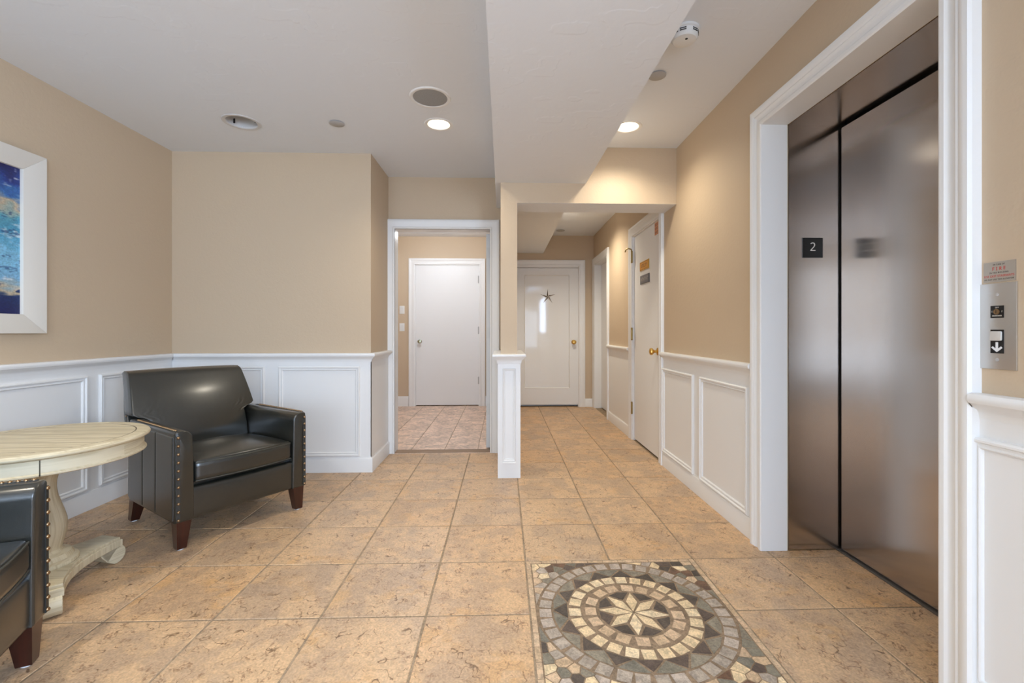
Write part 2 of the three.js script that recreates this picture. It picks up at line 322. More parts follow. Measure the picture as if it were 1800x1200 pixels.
// left wall: local x runs towards -z, local z into the room
{
  const w = struct('wall_left', 'tan wall above white panelled wainscot behind the painting', 'wall', [XL, 0, 0], Math.PI / 2);
  part('plaster', cutWall(-ZREAR - 0.1, 3.65, []), M.tan, w);
  const ps = []; for (let a = 2.813; a > -2.6; a -= 0.70) ps.push([a - 0.613, a]);
  wainscot(w, -ZREAR, 3.53, [[2.897, 3.44], ...ps], { m1: -1 });
}
{
  const w = struct('wall_back', 'tan wall with two-panel white wainscot behind the armchair', 'wall', [0, 0, ZB]);
  part('plaster', bx(XL - 0.1, XRET - 0.0005, 0, CEIL, -0.12, 0), M.tan, w);
  wainscot(w, XL, XRET, [[-2.44, -1.828], [-1.723, -1.105]], { m0: -1, m1: 1 });
  const r = struct('wall_return', 'short tan return wall beside the open doorway', 'wall', [XRET, 0, 0], Math.PI / 2);
  part('plaster', bx(3.531, 4.2, 0, CEIL, -0.119, 0), M.tan, r);
  wainscot(r, 3.53, 4.06, [], { m0: 1 });
}
// wall with the open doorway
{
  const w = struct('wall_doorway', 'tan wall over the white framed open doorway', 'wall', [0, 0, ZD]);
  part('plaster', cutWall(XRET - 0.1, 0.0, [[-0.970, -0.12, 0, 2.0]]), M.tan, w);
}
// partition ending in the white half column
{
  const w = struct('wall_partition', 'slim tan partition end standing on a white panelled half column', 'wall');
  part('plaster', bx(-0.021, 0.102, 0.9, CEIL, -6.6, ZP), M.tan, w);
  part('partition_base', bx(-0.021, 0.102, 0, 0.9, -6.6, ZP), M.tan, w);
  part('half_column', bx(-0.042, 0.126, 0, 0.872, -4.0, -3.346), M.white, w, 'white boxed half column');
  part('cap', loftRect(-0.042, 0.126, -4.0, -3.346, [[0.0, 0.846], [0.006, 0.848], [0.008, 0.866], [0.014, 0.876], [0.024, 0.884], [0.03, 0.892], [0.037, 0.897], [0.04, 0.905], [0.038, 0.914], [0.03, 0.918], [-0.01, 0.919]]), M.white, w, 'white moulded cap');
  part('panel_moulding', frame(-0.006, 0.090, 0.124, 0.812, [[0, 0], [0.001, 0.007], [0.005, 0.010], [0.010, 0.008], [0.014, 0.003], [0.018, 0.005], [0.020, 0]]).translate(0, 0, -3.346), M.white, w, 'narrow white panel moulding');
  part('panel_sill', run([[0, 0.108], [0.012, 0.108], [0.012, 0.118], [0.004, 0.126], [0, 0.126]], -0.006, 0.092).translate(0, 0, -3.346), M.white, w);
}
{
  const w = struct('wall_header', 'tan header crossing the corridor mouth below the ceiling', 'wall');
  part('plaster', bx(0.102, XR, 2.041, CEIL, -3.62, ZP), M.tan, w);
  part('soffit', bx(0.102, XR, 2.0405, 2.0412, -3.62, ZP - 0.0005), M.ceiling, w, 'white painted underside');
}
// right wall: local x = world z, local z = towards the room
const EL = { z0: -2.2, z1: -1.286, top: 2.11 };
{
  const w = struct('wall_right', 'tan wall above white panelled wainscot with elevator and utility door', 'wall', [XR, 0, 0], -Math.PI / 2);
  part('plaster', cutWall(-6.6, ZREAR + 0.1, [[EL.z0, EL.z1, 0, EL.top], [-4.5, -3.715, 0, 2.035], [-6.37, -5.61, 0, 2.03], ADDED_WINDOW], 0.11), M.tan, w);
  wainscot(w, -3.63, -2.295, [[-3.655 + 0.03, -3.032], [-2.93, -2.345]], { y0: 0.114, y1: 0.79 });
  const ps = []; for (let a = -1.212; a < 2.6; a += 0.70) ps.push([a, a + 0.6]);
  wainscot(w, -1.192, ZREAR, ps, { y0: 0.114, y1: 0.80, m0: 0 });
  wainscot(w, -5.525, -4.588, []);
}
{
  const w = struct('wall_end', 'tan end wall of the corridor round the white glazed door', 'wall', [0, 0, ZE]);
  part('plaster', cutWall(0.05, 1.36, [[0.183, 1.083, 0, 2.01]]), M.tan, w);
  part('baseboard', run(BASE, 1.17, XR), M.white, w);
}
{
  const w = struct('wall_side_room', 'dim tan wall behind the open doorway', 'wall', [0, 0, ZF]);
  part('plaster', cutWall(-2.3, 0.02, [[-1.285, -0.35, 0, 2.055]]), M.tan, w);
  part('baseboard', [run(BASE, -2.25, -1.375), run(BASE, -0.262, -0.03)].map((g) => g.scale(1, 1.22, 1)), M.white, w);
  const l = struct('wall_side_room_left', 'tan side wall of the room behind the doorway', 'wall', [-2.25, 0, 0], Math.PI / 2);
  part('plaster', bx(4.1, 6.7, 0, CEIL, -0.12, 0), M.tan, l);
  const f = struct('wall_side_room_front', 'tan front wall of the room behind the doorway', 'wall', [0, 0, -4.18]);
  part('plaster', bx(-2.3, XRET - 0.1, 0, CEIL, 0, 0.1), M.tan, f);
}
// rear wall behind the camera with its three windows: local x = -world x
{
  const w = struct('wall_rear', 'tan rear wall with three daylight windows', 'wall', [0, 0, ZREAR], Math.PI);
  part('plaster', cutWall(-1.9, -XL + 0.1, WINDOWS.map(([a, b, y0, y1]) => [-b, -a, y0, y1])), M.tan, w);
  part('baseboard', run(BASE, -XR, -XL), M.white, w);
  const glaze = (n, a, b, y0, y1) => {
    part('window_frame', [frame(a - 0.08, b + 0.08, y0 - 0.08, y1 + 0.08, [[0, 0], [0, 0.02], [0.06, 0.018], [0.08, 0.012], [0.08, -0.11]]), frame(a, b, y0, y1, [[0, -0.05], [0.05, -0.05], [0.05, -0.09], [0, -0.09]])], M.white, n);
    part('meeting_rail', bx(a, b, (y0 + y1) / 2 - 0.025, (y0 + y1) / 2 + 0.025, -0.09, -0.05), M.white, n);
    part('window_pane', bx(a + 0.04, b - 0.04, y0 + 0.04, y1 - 0.04, -0.072, -0.068), M.pane, n);
    part('window_sill', bx(a - 0.1, b + 0.1, y0 - 0.1, y0 - 0.075, 0, 0.05), M.white, n);
  };
  WINDOWS.forEach(([a, b, y0, y1], i) => glaze(struct(`window_${i + 1}`, ['narrow white sash window beside the right wall', 'tall white sash window in the middle of the rear wall', 'wide white sash window beside the left wall'][i], 'window', [0, 0, ZREAR], Math.PI), -b, -a, y0, y1));
  glaze(struct('window_4', 'unseen white sash window added in the right wall for fill light', 'window', [XR, 0, 0], -Math.PI / 2), ...ADDED_WINDOW);
}

// the side room's own lit lamp (z = -5.35, beyond the open doorway, hidden by the wall above it); it is not one of the lobby's cans
{
  const d = thing('flush_ceiling_lamp', 'round flush lamp lighting the side room behind the open doorway', 'lamp', [-0.9, CEIL, -5.35]);
  part('base', lathe([[0.14, 0], [0.14, -0.02], [0.13, -0.025]], 32), M.plastic, d);
  part('shade', lathe([[0.132, -0.022], [0.12, -0.06], [0.07, -0.085], [0.0001, -0.092]], 32), std({ color: lin(0.9, 0.9, 0.88), emissive: lin(1, 0.93, 0.84), emissiveIntensity: 3 }), d);
  const l = new THREE.PointLight(new THREE.Color(0.92, 0.97, 1.05), 2.9); l.position.set(0, -0.16, 0); l.castShadow = true; l.shadow.radius = 6; d.add(l);
}

// ------------------------------------------------------------------ doors
function knob(mat, parent, x, y, z, s = 1) {
  const g = lathe([[0.0001, 0], [0.031, 0], [0.031, 0.005], [0.026, 0.010], [0.012, 0.014], [0.011, 0.034], [0.018, 0.040], [0.027, 0.049], [0.029, 0.058], [0.025, 0.067], [0.014, 0.072], [0.0001, 0.073]].map(([r, q]) => [r * s, q * s]), 24);
  g.rotateX(Math.PI / 2); g.translate(x, y, z); return part('door_knob', g, mat, parent);
}
function hinge(mat, parent, x, y, z, hgt = 0.09, r = 0.007) {
  const g = [new THREE.CylinderGeometry(r, r, hgt, 10), new THREE.SphereGeometry(r * 1.15, 8, 6).translate(0, hgt / 2 + 0.003, 0), new THREE.SphereGeometry(r * 1.15, 8, 6).translate(0, -hgt / 2 - 0.003, 0), new THREE.BoxGeometry(0.018, hgt, 0.003).translate(0, 0, -r * 0.6)].map((q) => boxUV(q).translate(x, y, z));
  return part('hinge', g, mat, parent);
}
// 1: open doorway in the lobby with its leaf swung into the side room
{
  const d = struct('door_1', 'white framed doorway with its leaf swung open into the side room', 'door', [0, 0, ZD]);
  const prof = [[0, 0], [0, 0.016], [0.012, 0.022], [0.018, 0.016], [0.034, 0.018], [0.052, 0.024], [0.066, 0.027], [0.078, 0.024], [0.084, 0.018], [0.086, 0]];
  part('door_casing', casing(-0.967, -0.120, 1.998, prof), M.white, d);
  part('door_jamb', [bx(-0.985, -0.967, 0, 2.016, -0.122, 0.012), bx(-0.12, -0.102, 0, 2.016, -0.122, 0.012), bx(-0.985, -0.102, 1.998, 2.016, -0.122, 0.012)], M.white, d);
  const leaf = part('door_leaf', bx(-0.159, -0.124, 0.012, 1.985, -0.955, -0.126), M.doorWhite, d, 'white flush door leaf seen edge-on');
  for (const y of [1.81, 1.07, 0.366]) {
    const h = part('hinge_leaf', bx(-0.157, -0.126, y - 0.05, y + 0.05, -0.1265, -0.1245), M.plastic, leaf, 'painted hinge leaf');
    for (const [a, b] of [[-0.147, 0.034], [-0.135, 0.012], [-0.149, -0.010], [-0.136, -0.034]]) h.geometry = mergeGeometries([h.geometry, bx(a - 0.003, a + 0.003, y + b - 0.003, y + b + 0.003, -0.1246, -0.1238)].map(plain));
  }
}
// 2: closed flush door at the far side of that room
{
  const d = struct('door_2', 'closed flush white door with a small round knob in the side room', 'door', [0, 0, ZF]);
  part('door_casing', casing(-1.283, -0.352, 2.055, CASE), M.white, d);
  part('door_jamb', [bx(-1.285, -1.273, 0, 2.055, -0.1, 0.002), bx(-0.362, -0.35, 0, 2.055, -0.1, 0.002), bx(-1.285, -0.35, 2.043, 2.06, -0.1, 0.002)], M.white, d);
  part('door_leaf', bx(-1.272, -0.363, 0.014, 2.042, -0.045, -0.008), M.doorWhite, d);
  part('light_block_panel', bx(-1.3, -0.335, -0.002, 2.08, -0.14, -0.121), M.white, d);  // added unseen panel, keeps sky light out of the gap under the leaf
  knob(M.chrome, d, -1.212, 0.938, -0.008, 0.95);
  for (const y of [1.84, 1.10, 0.37]) hinge(M.greyMetal, d, -0.362, y, 0.0);
}
// 3: glazed door at the end of the corridor
{
  const d = struct('door_3', 'white door with a tall frosted glass panel at the corridor end', 'door', [0, 0, ZE]);
  part('door_casing', casing(0.181, 1.085, 2.02, CASE), M.white, d);
  part('door_jamb', [bx(0.183, 0.19, 0, 2.02, -0.1, 0.002), bx(1.076, 1.083, 0, 2.02, -0.1, 0.002), bx(0.183, 1.083, 2.0, 2.025, -0.1, 0.002)], M.white, d);
  const y0 = 0.03, y1 = 1.996, gx0 = 0.298, gx1 = 0.957, gy0 = 0.262, gy1 = 1.90;
  part('stile', bx(0.19, gx0, y0, y1, -0.055, -0.018), M.doorWhite, d); part('stile', bx(gx1, 1.076, y0, y1, -0.055, -0.018), M.doorWhite, d);
  part('door_rail', bx(gx0, gx1, gy1, y1, -0.055, -0.018), M.doorWhite, d); part('door_rail', bx(gx0, gx1, y0, gy0, -0.055, -0.018), M.doorWhite, d);
  part('glass_panel', bx(gx0, gx1, gy0, gy1, -0.04, -0.032), M.frostGlass, d, 'glossy white frosted glass panel');
  part('glazing_bead', frame(gx0, gx1, gy0, gy1, [[0, -0.018], [0.004, -0.016], [0.012, -0.026], [0.014, -0.032]]), M.white, d);
  part('light_block_panel', bx(0.17, 1.095, -0.002, 2.04, -0.14, -0.121), M.white, d);  // unseen panel added behind the glazed door to block outside light
  knob(M.brass, d, 1.012, 0.931, -0.018, 1.05);
  const s = thing('star_ornament', 'dark five-pointed metal barn star on the frosted glass door', 'ornament', [0.640, 1.585, ZE - 0.0318]);
  const R = 0.116, r = 0.024, dk = [], lt = [];
  for (let k = 0; k < 5; k++) {
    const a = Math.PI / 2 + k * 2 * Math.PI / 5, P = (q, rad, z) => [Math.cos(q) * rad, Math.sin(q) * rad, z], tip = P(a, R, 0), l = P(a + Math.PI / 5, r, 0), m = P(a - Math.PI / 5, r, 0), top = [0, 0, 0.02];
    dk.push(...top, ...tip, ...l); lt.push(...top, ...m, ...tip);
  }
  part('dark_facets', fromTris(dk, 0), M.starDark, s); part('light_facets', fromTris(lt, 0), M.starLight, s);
}
// 4: utility door in the right wall, local x = world z
{
  const d = struct('door_4', 'flush white utility door with brass knob and hinges in the right wall', 'door', [XR, 0, 0], -Math.PI / 2);
  part('door_casing', casing(-4.502, -3.713, 2.037, CASE), M.white, d);
  part('door_jamb', [bx(-4.502, -4.49, 0, 2.037, -0.1, 0.006), bx(-3.725, -3.713, 0, 2.037, -0.1, 0.006), bx(-4.502, -3.713, 2.025, 2.042, -0.1, 0.006)], M.white, d);
  part('door_leaf', bx(-4.488, -3.727, 0.016, 2.023, -0.047, -0.010), M.doorWhite, d);
  part('light_block_panel', bx(-4.52, -3.695, -0.002, 2.06, -0.13, -0.111), M.white, d);  // added backing that shuts out sky light behind the utility door
  knob(M.brass, d, -3.79, 0.915, -0.010, 1.05);
  [1.83, 1.06, 0.32].forEach((y, i) => {
    const h = hinge(M.oldBrass, d, -4.49, y, 0.016, 0.1, 0.009);
    if (!i) part('hook', tube([[-4.49, y + 0.05, 0.016], [-4.49, y + 0.075, 0.022], [-4.515, y + 0.088, 0.045], [-4.55, y + 0.08, 0.06], [-4.565, y + 0.06, 0.062]], 0.006, 16, 6), M.oldBrass, h, 'curved brass hinge stop');
  });
}
// 5: recessed door further along the right wall
{
  const d = struct('door_5', 'recessed white door beyond the utility door in the corridor', 'door', [XR, 0, 0], -Math.PI / 2);
  part('door_casing', casing(-6.372, -5.608, 2.032, CASE), M.white, d);
  part('door_jamb', [bx(-6.372, -6.36, 0, 2.032, -0.14, 0.006), bx(-5.62, -5.608, 0, 2.032, -0.14, 0.006), bx(-6.372, -5.608, 2.02, 2.04, -0.14, 0.006)], M.white, d);
  part('door_leaf', bx(-6.358, -5.622, 0.014, 2.018, -0.12, -0.085), M.doorWhite, d);
  part('light_block_panel', bx(-6.39, -5.59, -0.002, 2.05, -0.17, -0.141), M.white, d);  // unseen backing added here too, so no outside light leaks in
}

// ------------------------------------------------------------------ elevator entrance, local x = world z
{
  const e = struct('door_6', 'brushed steel elevator door in a white moulded casing', 'elevator door', [XR, 0, 0], -Math.PI / 2);
  const prof = [[-0.002, -0.105], [-0.002, 0.026], [0.004, 0.030], [0.018, 0.030], [0.024, 0.024], [0.030, 0.022], [0.042, 0.024], [0.052, 0.030], [0.058, 0.028], [0.064, 0.032], [0.076, 0.036], [0.088, 0.034], [0.094, 0.026], [0.095, 0.0]];
  part('casing', casing(EL.z0, EL.z1, EL.top, prof, 0, 0.5), M.white, e, 'white moulded casing');
  const sx0 = -0.112, sx1 = -0.366;   // steel return from the casing back to the door plane
  part('jamb', bx(EL.z0 - 0.02, EL.z0 + 0.002, 0.006, EL.top, sx1 - 0.03, sx0), M.steel, e, 'steel jamb');
  part('jamb', bx(EL.z1 - 0.002, EL.z1 + 0.02, 0.006, EL.top, sx1 - 0.03, sx0), M.steel, e, 'steel jamb');
  part('transom', bx(EL.z0 - 0.02, EL.z1 + 0.02, EL.top - 0.002, EL.top + 0.02, sx1 - 0.03, sx0), M.steel, e, 'steel transom');
  part('door_panel', bx(EL.z0 + 0.014, EL.z1 + 0.01, 0.012, EL.top - 0.02, sx1 - 0.034, sx1 - 0.004), M.steel, e, 'brushed steel sliding door panel');
  part('sill', [bx(EL.z0, EL.z1, 0.0, 0.006, sx1 - 0.06, sx1 + 0.012)], M.sillMetal, e, 'worn dark metal sill');
  part('shaft_lining', [bx(EL.z0 - 0.1, EL.z1 + 0.1, -0.05, 2.4, sx1 - 0.12, sx1 - 0.06), bx(EL.z0 - 0.1, EL.z0 - 0.02, -0.05, 2.4, sx1 - 0.06, -0.11), bx(EL.z1 + 0.02, EL.z1 + 0.1, -0.05, 2.4, sx1 - 0.06, -0.11), bx(EL.z0 - 0.1, EL.z1 + 0.1, EL.top + 0.02, 2.4, sx1 - 0.06, -0.11)], M.concrete, e);
}
// lettering helper: a canvas drawn by fn on a thin plate
function canvasTex(w, h, fn) {
  const c = document.createElement('canvas'); c.width = w; c.height = h; const g = c.getContext('2d'); fn(g, w, h);
  const t = new THREE.CanvasTexture(c); t.colorSpace = THREE.SRGBColorSpace; t.magFilter = THREE.LinearFilter; return t;
}
function printed(name, w, h, z, tex, parent, opt = {}) { const m = part(name, new THREE.PlaneGeometry(w, h), std({ map: tex, roughness: 0.45, ...opt }), parent); m.position.z = z; return m; }
{
  const s = thing('floor_number_sign', 'black square floor sign with a white 2 on steel jamb', 'sign', [1.5315, 1.5, -2.198]);
  part('plaque', bx(-0.0505, 0.0505, -0.0495, 0.0495, 0, 0.004), M.blackGloss, s);
  const t = canvasTex(256, 256, (g, w, h) => { g.fillStyle = '#020203'; g.fillRect(0, 0, w, h); g.fillStyle = '#e8e6e2'; g.font = '150px sans-serif'; g.textAlign = 'center'; g.textBaseline = 'alphabetic'; g.fillText('2', w / 2, h * 0.665); });
  printed('numeral', 0.1, 0.098, 0.0045, t, s, { roughness: 0.3 });
}
{
  const p = thing('elevator_call_panel', 'steel elevator call plate with key switch and down button', 'call panel', [XR - 0.0005, 1.0995, -1.148], -Math.PI / 2);
  part('backplate', extrude([[-0.044, -0.113], [0.044, -0.113], [0.044, 0.113], [-0.044, 0.113]], 0.004, 0.0012), M.plate, p);
  const key = part('key_switch_plate', bx(-0.0165, 0.0155, 0.022, 0.054, 0.004, 0.0048), M.blackGloss, p);
  const kt = canvasTex(128, 128, (g, w, h) => { g.fillStyle = '#0a0808'; g.fillRect(0, 0, w, h); g.fillStyle = '#d8d2c6'; g.font = 'bold 20px sans-serif'; g.textAlign = 'center'; g.fillText('OFF', w / 2, 26); g.fillRect(10, 54, 10, 5); g.fillRect(10, 64, 10, 5); g.fillRect(108, 54, 10, 5); g.fillRect(108, 64, 6, 5); for (let i = 0; i < 9; i++) g.fillRect(18 + i * 10.5, 100, 7, 13); });
  const kp = printed('key_switch_print', 0.0315, 0.0315, 0.005, kt, key); kp.position.set(-0.0005, 0.038, 0.0051);
  const cyl = part('key_cylinder', lathe([[0.0001, 0.003], [0.006, 0.003], [0.0075, 0.002], [0.0075, 0]], 20).rotateX(Math.PI / 2).translate(-0.0005, 0.038, 0.0048), M.brassNail, key, 'round brass key cylinder');
  part('keyhole', bx(-0.0012, 0.0002, 0.034, 0.042, 0.0078, 0.0080), M.black, cyl);
  const dn = part('button_plate', bx(-0.0165, 0.0155, -0.071, -0.009, 0.004, 0.0048), M.blackGloss, p);
  const rs = new THREE.Shape(), bw = 0.0135, bh = 0.0125, br = 0.004; rs.moveTo(-bw + br, -bh); rs.lineTo(bw - br, -bh); rs.quadraticCurveTo(bw, -bh, bw, -bh + br); rs.lineTo(bw, bh - br); rs.quadraticCurveTo(bw, bh, bw - br, bh); rs.lineTo(-bw + br, bh); rs.quadraticCurveTo(-bw, bh, -bw, bh - br); rs.lineTo(-bw, -bh + br); rs.quadraticCurveTo(-bw, -bh, -bw + br, -bh);
  part('down_button', extrude(rs, 0.005, 0.0012).translate(-0.0015, -0.0255, 0.0044), M.button, dn, 'translucent grey button');
  part('arrow', extrude([[-0.003, 0.014], [0.003, 0.014], [0.003, -0.003], [0.010, 0.003], [0.0135, -0.001], [0, -0.0125], [-0.0135, -0.001], [-0.010, 0.003], [-0.003, -0.003]], 0.0006).translate(-0.0008, -0.0555, 0.0047), M.glide, dn, 'cream down arrow');
  for (const y of [0.083, -0.088]) part('screw', lathe([[0.0001, 0.0012], [0.0022, 0.0012], [0.0045, 0.0003], [0.0047, 0]], 12).rotateX(Math.PI / 2).translate(-0.001, y, 0.004), M.greyMetal, p);
}
{
  const s = thing('fire_notice_sign', 'small brushed metal fire notice with red and black lettering', 'sign', [XR - 0.0005, 1.243, -1.1465], -Math.PI / 2);
  part('metal_plate', bx(-0.0385, 0.0385, -0.0265, 0.0265, 0, 0.0012), M.plate, s);
  const t = canvasTex(768, 528, (g, w, h) => {
    g.fillStyle = '#a79d90'; g.fillRect(0, 0, w, h); g.textAlign = 'center';
    const line = (txt, y, size, c, mw) => { g.fillStyle = c; g.font = `bold ${size}px sans-serif`; g.fillText(txt, w * 0.49, y, mw); };
    line('IN CASE OF', 92, 54, '#1a1815', 300); line('F I R E', 226, 124, '#b5352a', 330); line('IN THIS BUILDING', 306, 54, '#1a1815', 460); line('USE EXIT STAIRWAYS', 404, 78, '#b5352a', 730); line('DO NOT USE THIS ELEVATOR', 482, 54, '#1a1815', 710);
  });
  printed('notice_print', 0.0768, 0.0528, 0.0014, t, s, { roughness: 0.4 });
}
// plates on the utility door
{
  const X = XR + 0.0098;
  const a = thing('door_plaque', 'gold plaque lettered UTILITY on the white utility door', 'sign', [X, 1.698, -4.155], -Math.PI / 2);
  part('plaque', extrude([[-0.132, -0.042], [0.132, -0.042], [0.132, 0.042], [-0.132, 0.042]], 0.008, 0.003), std({ color: lin(0.62, 0.36, 0.06), roughness: 0.35, metalness: 0.4 }), a);
  printed('plaque_print', 0.254, 0.074, 0.0085, canvasTex(512, 150, (g, w, h) => { g.fillStyle = '#d89a34'; g.fillRect(0, 0, w, h); g.strokeStyle = '#8a5a14'; g.lineWidth = 8; g.strokeRect(10, 10, w - 20, h - 20); g.fillStyle = '#7a4a10'; g.font = 'bold 92px sans-serif'; g.textAlign = 'center'; g.fillText('UTILITY', w / 2, 108, 450); }), a);
  const b = thing('door_plaque', 'grey plaque with faint pale marks below the gold plaque', 'sign', [X, 1.570, -4.145], -Math.PI / 2);
  part('plaque', extrude([[-0.130, -0.040], [0.130, -0.040], [0.130, 0.040], [-0.130, 0.040]], 0.008, 0.003), std({ color: lin(0.10, 0.10, 0.105), roughness: 0.45 }), b);
  printed('plaque_print', 0.25, 0.07, 0.0085, canvasTex(512, 144, (g, w, h) => { g.fillStyle = '#77757a'; g.fillRect(0, 0, w, h); g.fillStyle = '#b9b0a6'; for (let i = 0; i < 6; i++) { g.fillRect(52 + i * 72, 34, 14, 70); g.fillRect(52 + i * 72, i % 2 ? 34 : 62, 44, 14); } }), b);
  const c = thing('door_sticker', 'small orange sticker in the top corner of the utility door', 'sticker', [X, 1.966, -3.828], -Math.PI / 2);
  part('sticker_sheet', bx(-0.05, 0.05, -0.053, 0.053, 0, 0.001), std({ color: lin(0.62, 0.24, 0.09), roughness: 0.5 }), c);
  printed('sticker_print', 0.098, 0.104, 0.0013, canvasTex(128, 136, (g, w, h) => { g.fillStyle = '#d08a58'; g.fillRect(0, 0, w, h); g.fillStyle = '#8a3c14'; for (let i = 0; i < 3; i++) { g.fillRect(10, 12 + i * 42, 22, 26); g.fillRect(44, 14 + i * 42, 68, 7); g.fillRect(44, 28 + i * 42, 50, 7); } }), c);
}
// light switches in the side room
[[1.396, 'white light switch plate, the upper one beside the side-room door'], [1.145, 'white light switch plate, the lower one beside the side-room door']].forEach(([y, label]) => {
  const s = thing('light_switch', label, 'switch', [-1.468, y, ZF], 0, 'switches beside the side-room door');
  part('cover_plate', extrude([[-0.036, -0.058], [0.036, -0.058], [0.036, 0.058], [-0.036, 0.058]], 0.006, 0.002), M.plastic, s);
  part('rocker', bx(-0.017, 0.017, -0.034, 0.034, 0.006, 0.010).rotateX(0.05), M.plastic, s);
});

// ------------------------------------------------------------------ ceiling fittings
const LAMPS = ['round glowing recessed downlight behind the ceiling speaker', 'round glowing recessed downlight next to the tan header', 'round glowing recessed downlight in the corridor beyond the header', 'unseen recessed downlight added overhead near the centre of the lobby', 'recessed downlight overhead above the seating corner'];  // the downlight over the lobby centre is unseen, added for more light
CANS.lit.forEach(([x, z], i) => {
  const d = thing('recessed_downlight', LAMPS[i], 'downlight', [x, CEIL, z], 0, 'lit recessed downlights');
  part('trim_ring', lathe([[0.072, 0.004], [0.074, -0.002], [0.084, -0.005], [0.093, -0.004], [0.096, 0]], 40), M.white, d);
  part('reflector', lathe([[0.075, 0], [0.070, 0.03], [0.062, 0.06], [0.055, 0.075]], 40), M.canInner, d);
  part('lamp', lathe([[0.0001, 0.014], [0.040, 0.018], [0.066, 0.026], [0.070, 0.034]], 32), M.lampGlow, d, 'glowing warm lamp');
  part('can', lathe([[0.076, 0.001], [0.08, 0.02], [0.08, 0.115], [0.0001, 0.115]], 24), M.canInner, d);
  const l = new THREE.SpotLight(new THREE.Color(1, 0.91, 0.75), [2.8, 2.7, 6.5, 2.2, 5.5][i], 0, 1.24, 0.8, 2); l.position.set(0, -0.012, 0); l.target.position.set(0, -1, 0); l.castShadow = true; l.shadow.radius = 2.4;
  d.add(l); d.add(l.target);
});
{
  const [x, z] = CANS.off[0];
  const d = thing('recessed_can', 'unlit open recessed ceiling can above the armchair', 'downlight', [x, CEIL, z]);
  part('trim_ring', lathe([[0.089, 0.004], [0.092, -0.002], [0.104, -0.006], [0.113, -0.004], [0.116, 0]], 40), M.canInner, d);
  part('can', lathe([[0.093, 0], [0.090, 0.02], [0.088, 0.11], [0.0001, 0.112]], 40), M.canInner, d);
  for (const a of [0.4, Math.PI - 0.5]) part('spring_clip', bx(-0.006, 0.006, 0.012, 0.04, -0.003, 0.003).rotateY(a).translate(0.08 * Math.cos(a), 0, -0.08 * Math.sin(a)), M.black, d);
}
{
  const s = thing('ceiling_speaker', 'round grey mesh ceiling speaker in a white rim', 'speaker', [-0.43, CEIL, -2.672]);
  part('rim', lathe([[0.099, 0], [0.100, -0.005], [0.108, -0.008], [0.117, -0.006], [0.121, 0]], 48), M.white, s);
  part('grille', lathe([[0.0001, -0.0045], [0.06, -0.0042], [0.099, -0.003], [0.100, 0]], 48), M.mesh, s);
}
[[-1.10, -3.02, 0.048, 'small flat round sprinkler cover between can and downlight'], [0.825, -2.402, 0.046, 'small grey round sprinkler cover near the smoke detector'], [0.776, -6.14, 0.06, 'small round sprinkler cover above the corridor end']].forEach(([x, z, r, label]) => {
  const s = thing('sprinkler_cover', label, 'sprinkler', [x, CEIL, z], 0, 'sprinkler covers in the ceiling');
  part('cap', lathe([[0.0001, -0.008], [r * 0.92, -0.0078], [r, -0.006], [r, -0.004], [r * 0.96, -0.003]], 32), M.greyMetal, s);
  part('gap_ring', lathe([[r * 0.75, 0], [r * 0.8, -0.004], [r * 0.75, -0.004]], 24), M.greyMetal, s);
});
{
  const s = thing('smoke_detector', 'white round smoke detector with dark vent slots', 'smoke detector', [0.828, CEIL, -2.045]);
  part('base', lathe([[0.066, 0], [0.066, -0.010], [0.060, -0.014]], 40), M.plastic, s);
  part('body', lathe([[0.060, -0.010], [0.058, -0.036], [0.050, -0.046], [0.030, -0.050], [0.0001, -0.050]], 40), M.plastic, s);
  for (const a of [0.5, 1.1, 2.0, 2.6, 3.6, 4.2, 5.2, 5.8]) for (const y of [-0.020, -0.028]) part('vent_shade_bar', bx(-0.014, 0.014, y - 0.002, y + 0.002, -0.001, 0.001).rotateY(a).translate(Math.sin(a) * 0.0590, 0, Math.cos(a) * 0.0590), M.black, s);  // black bars stand in for the shade inside the vent openings
  part('indicator', lathe([[0.0001, -0.0505], [0.006, -0.0502], [0.006, -0.048]], 16).translate(0.0, -0.001, 0.022), M.black, s);
}
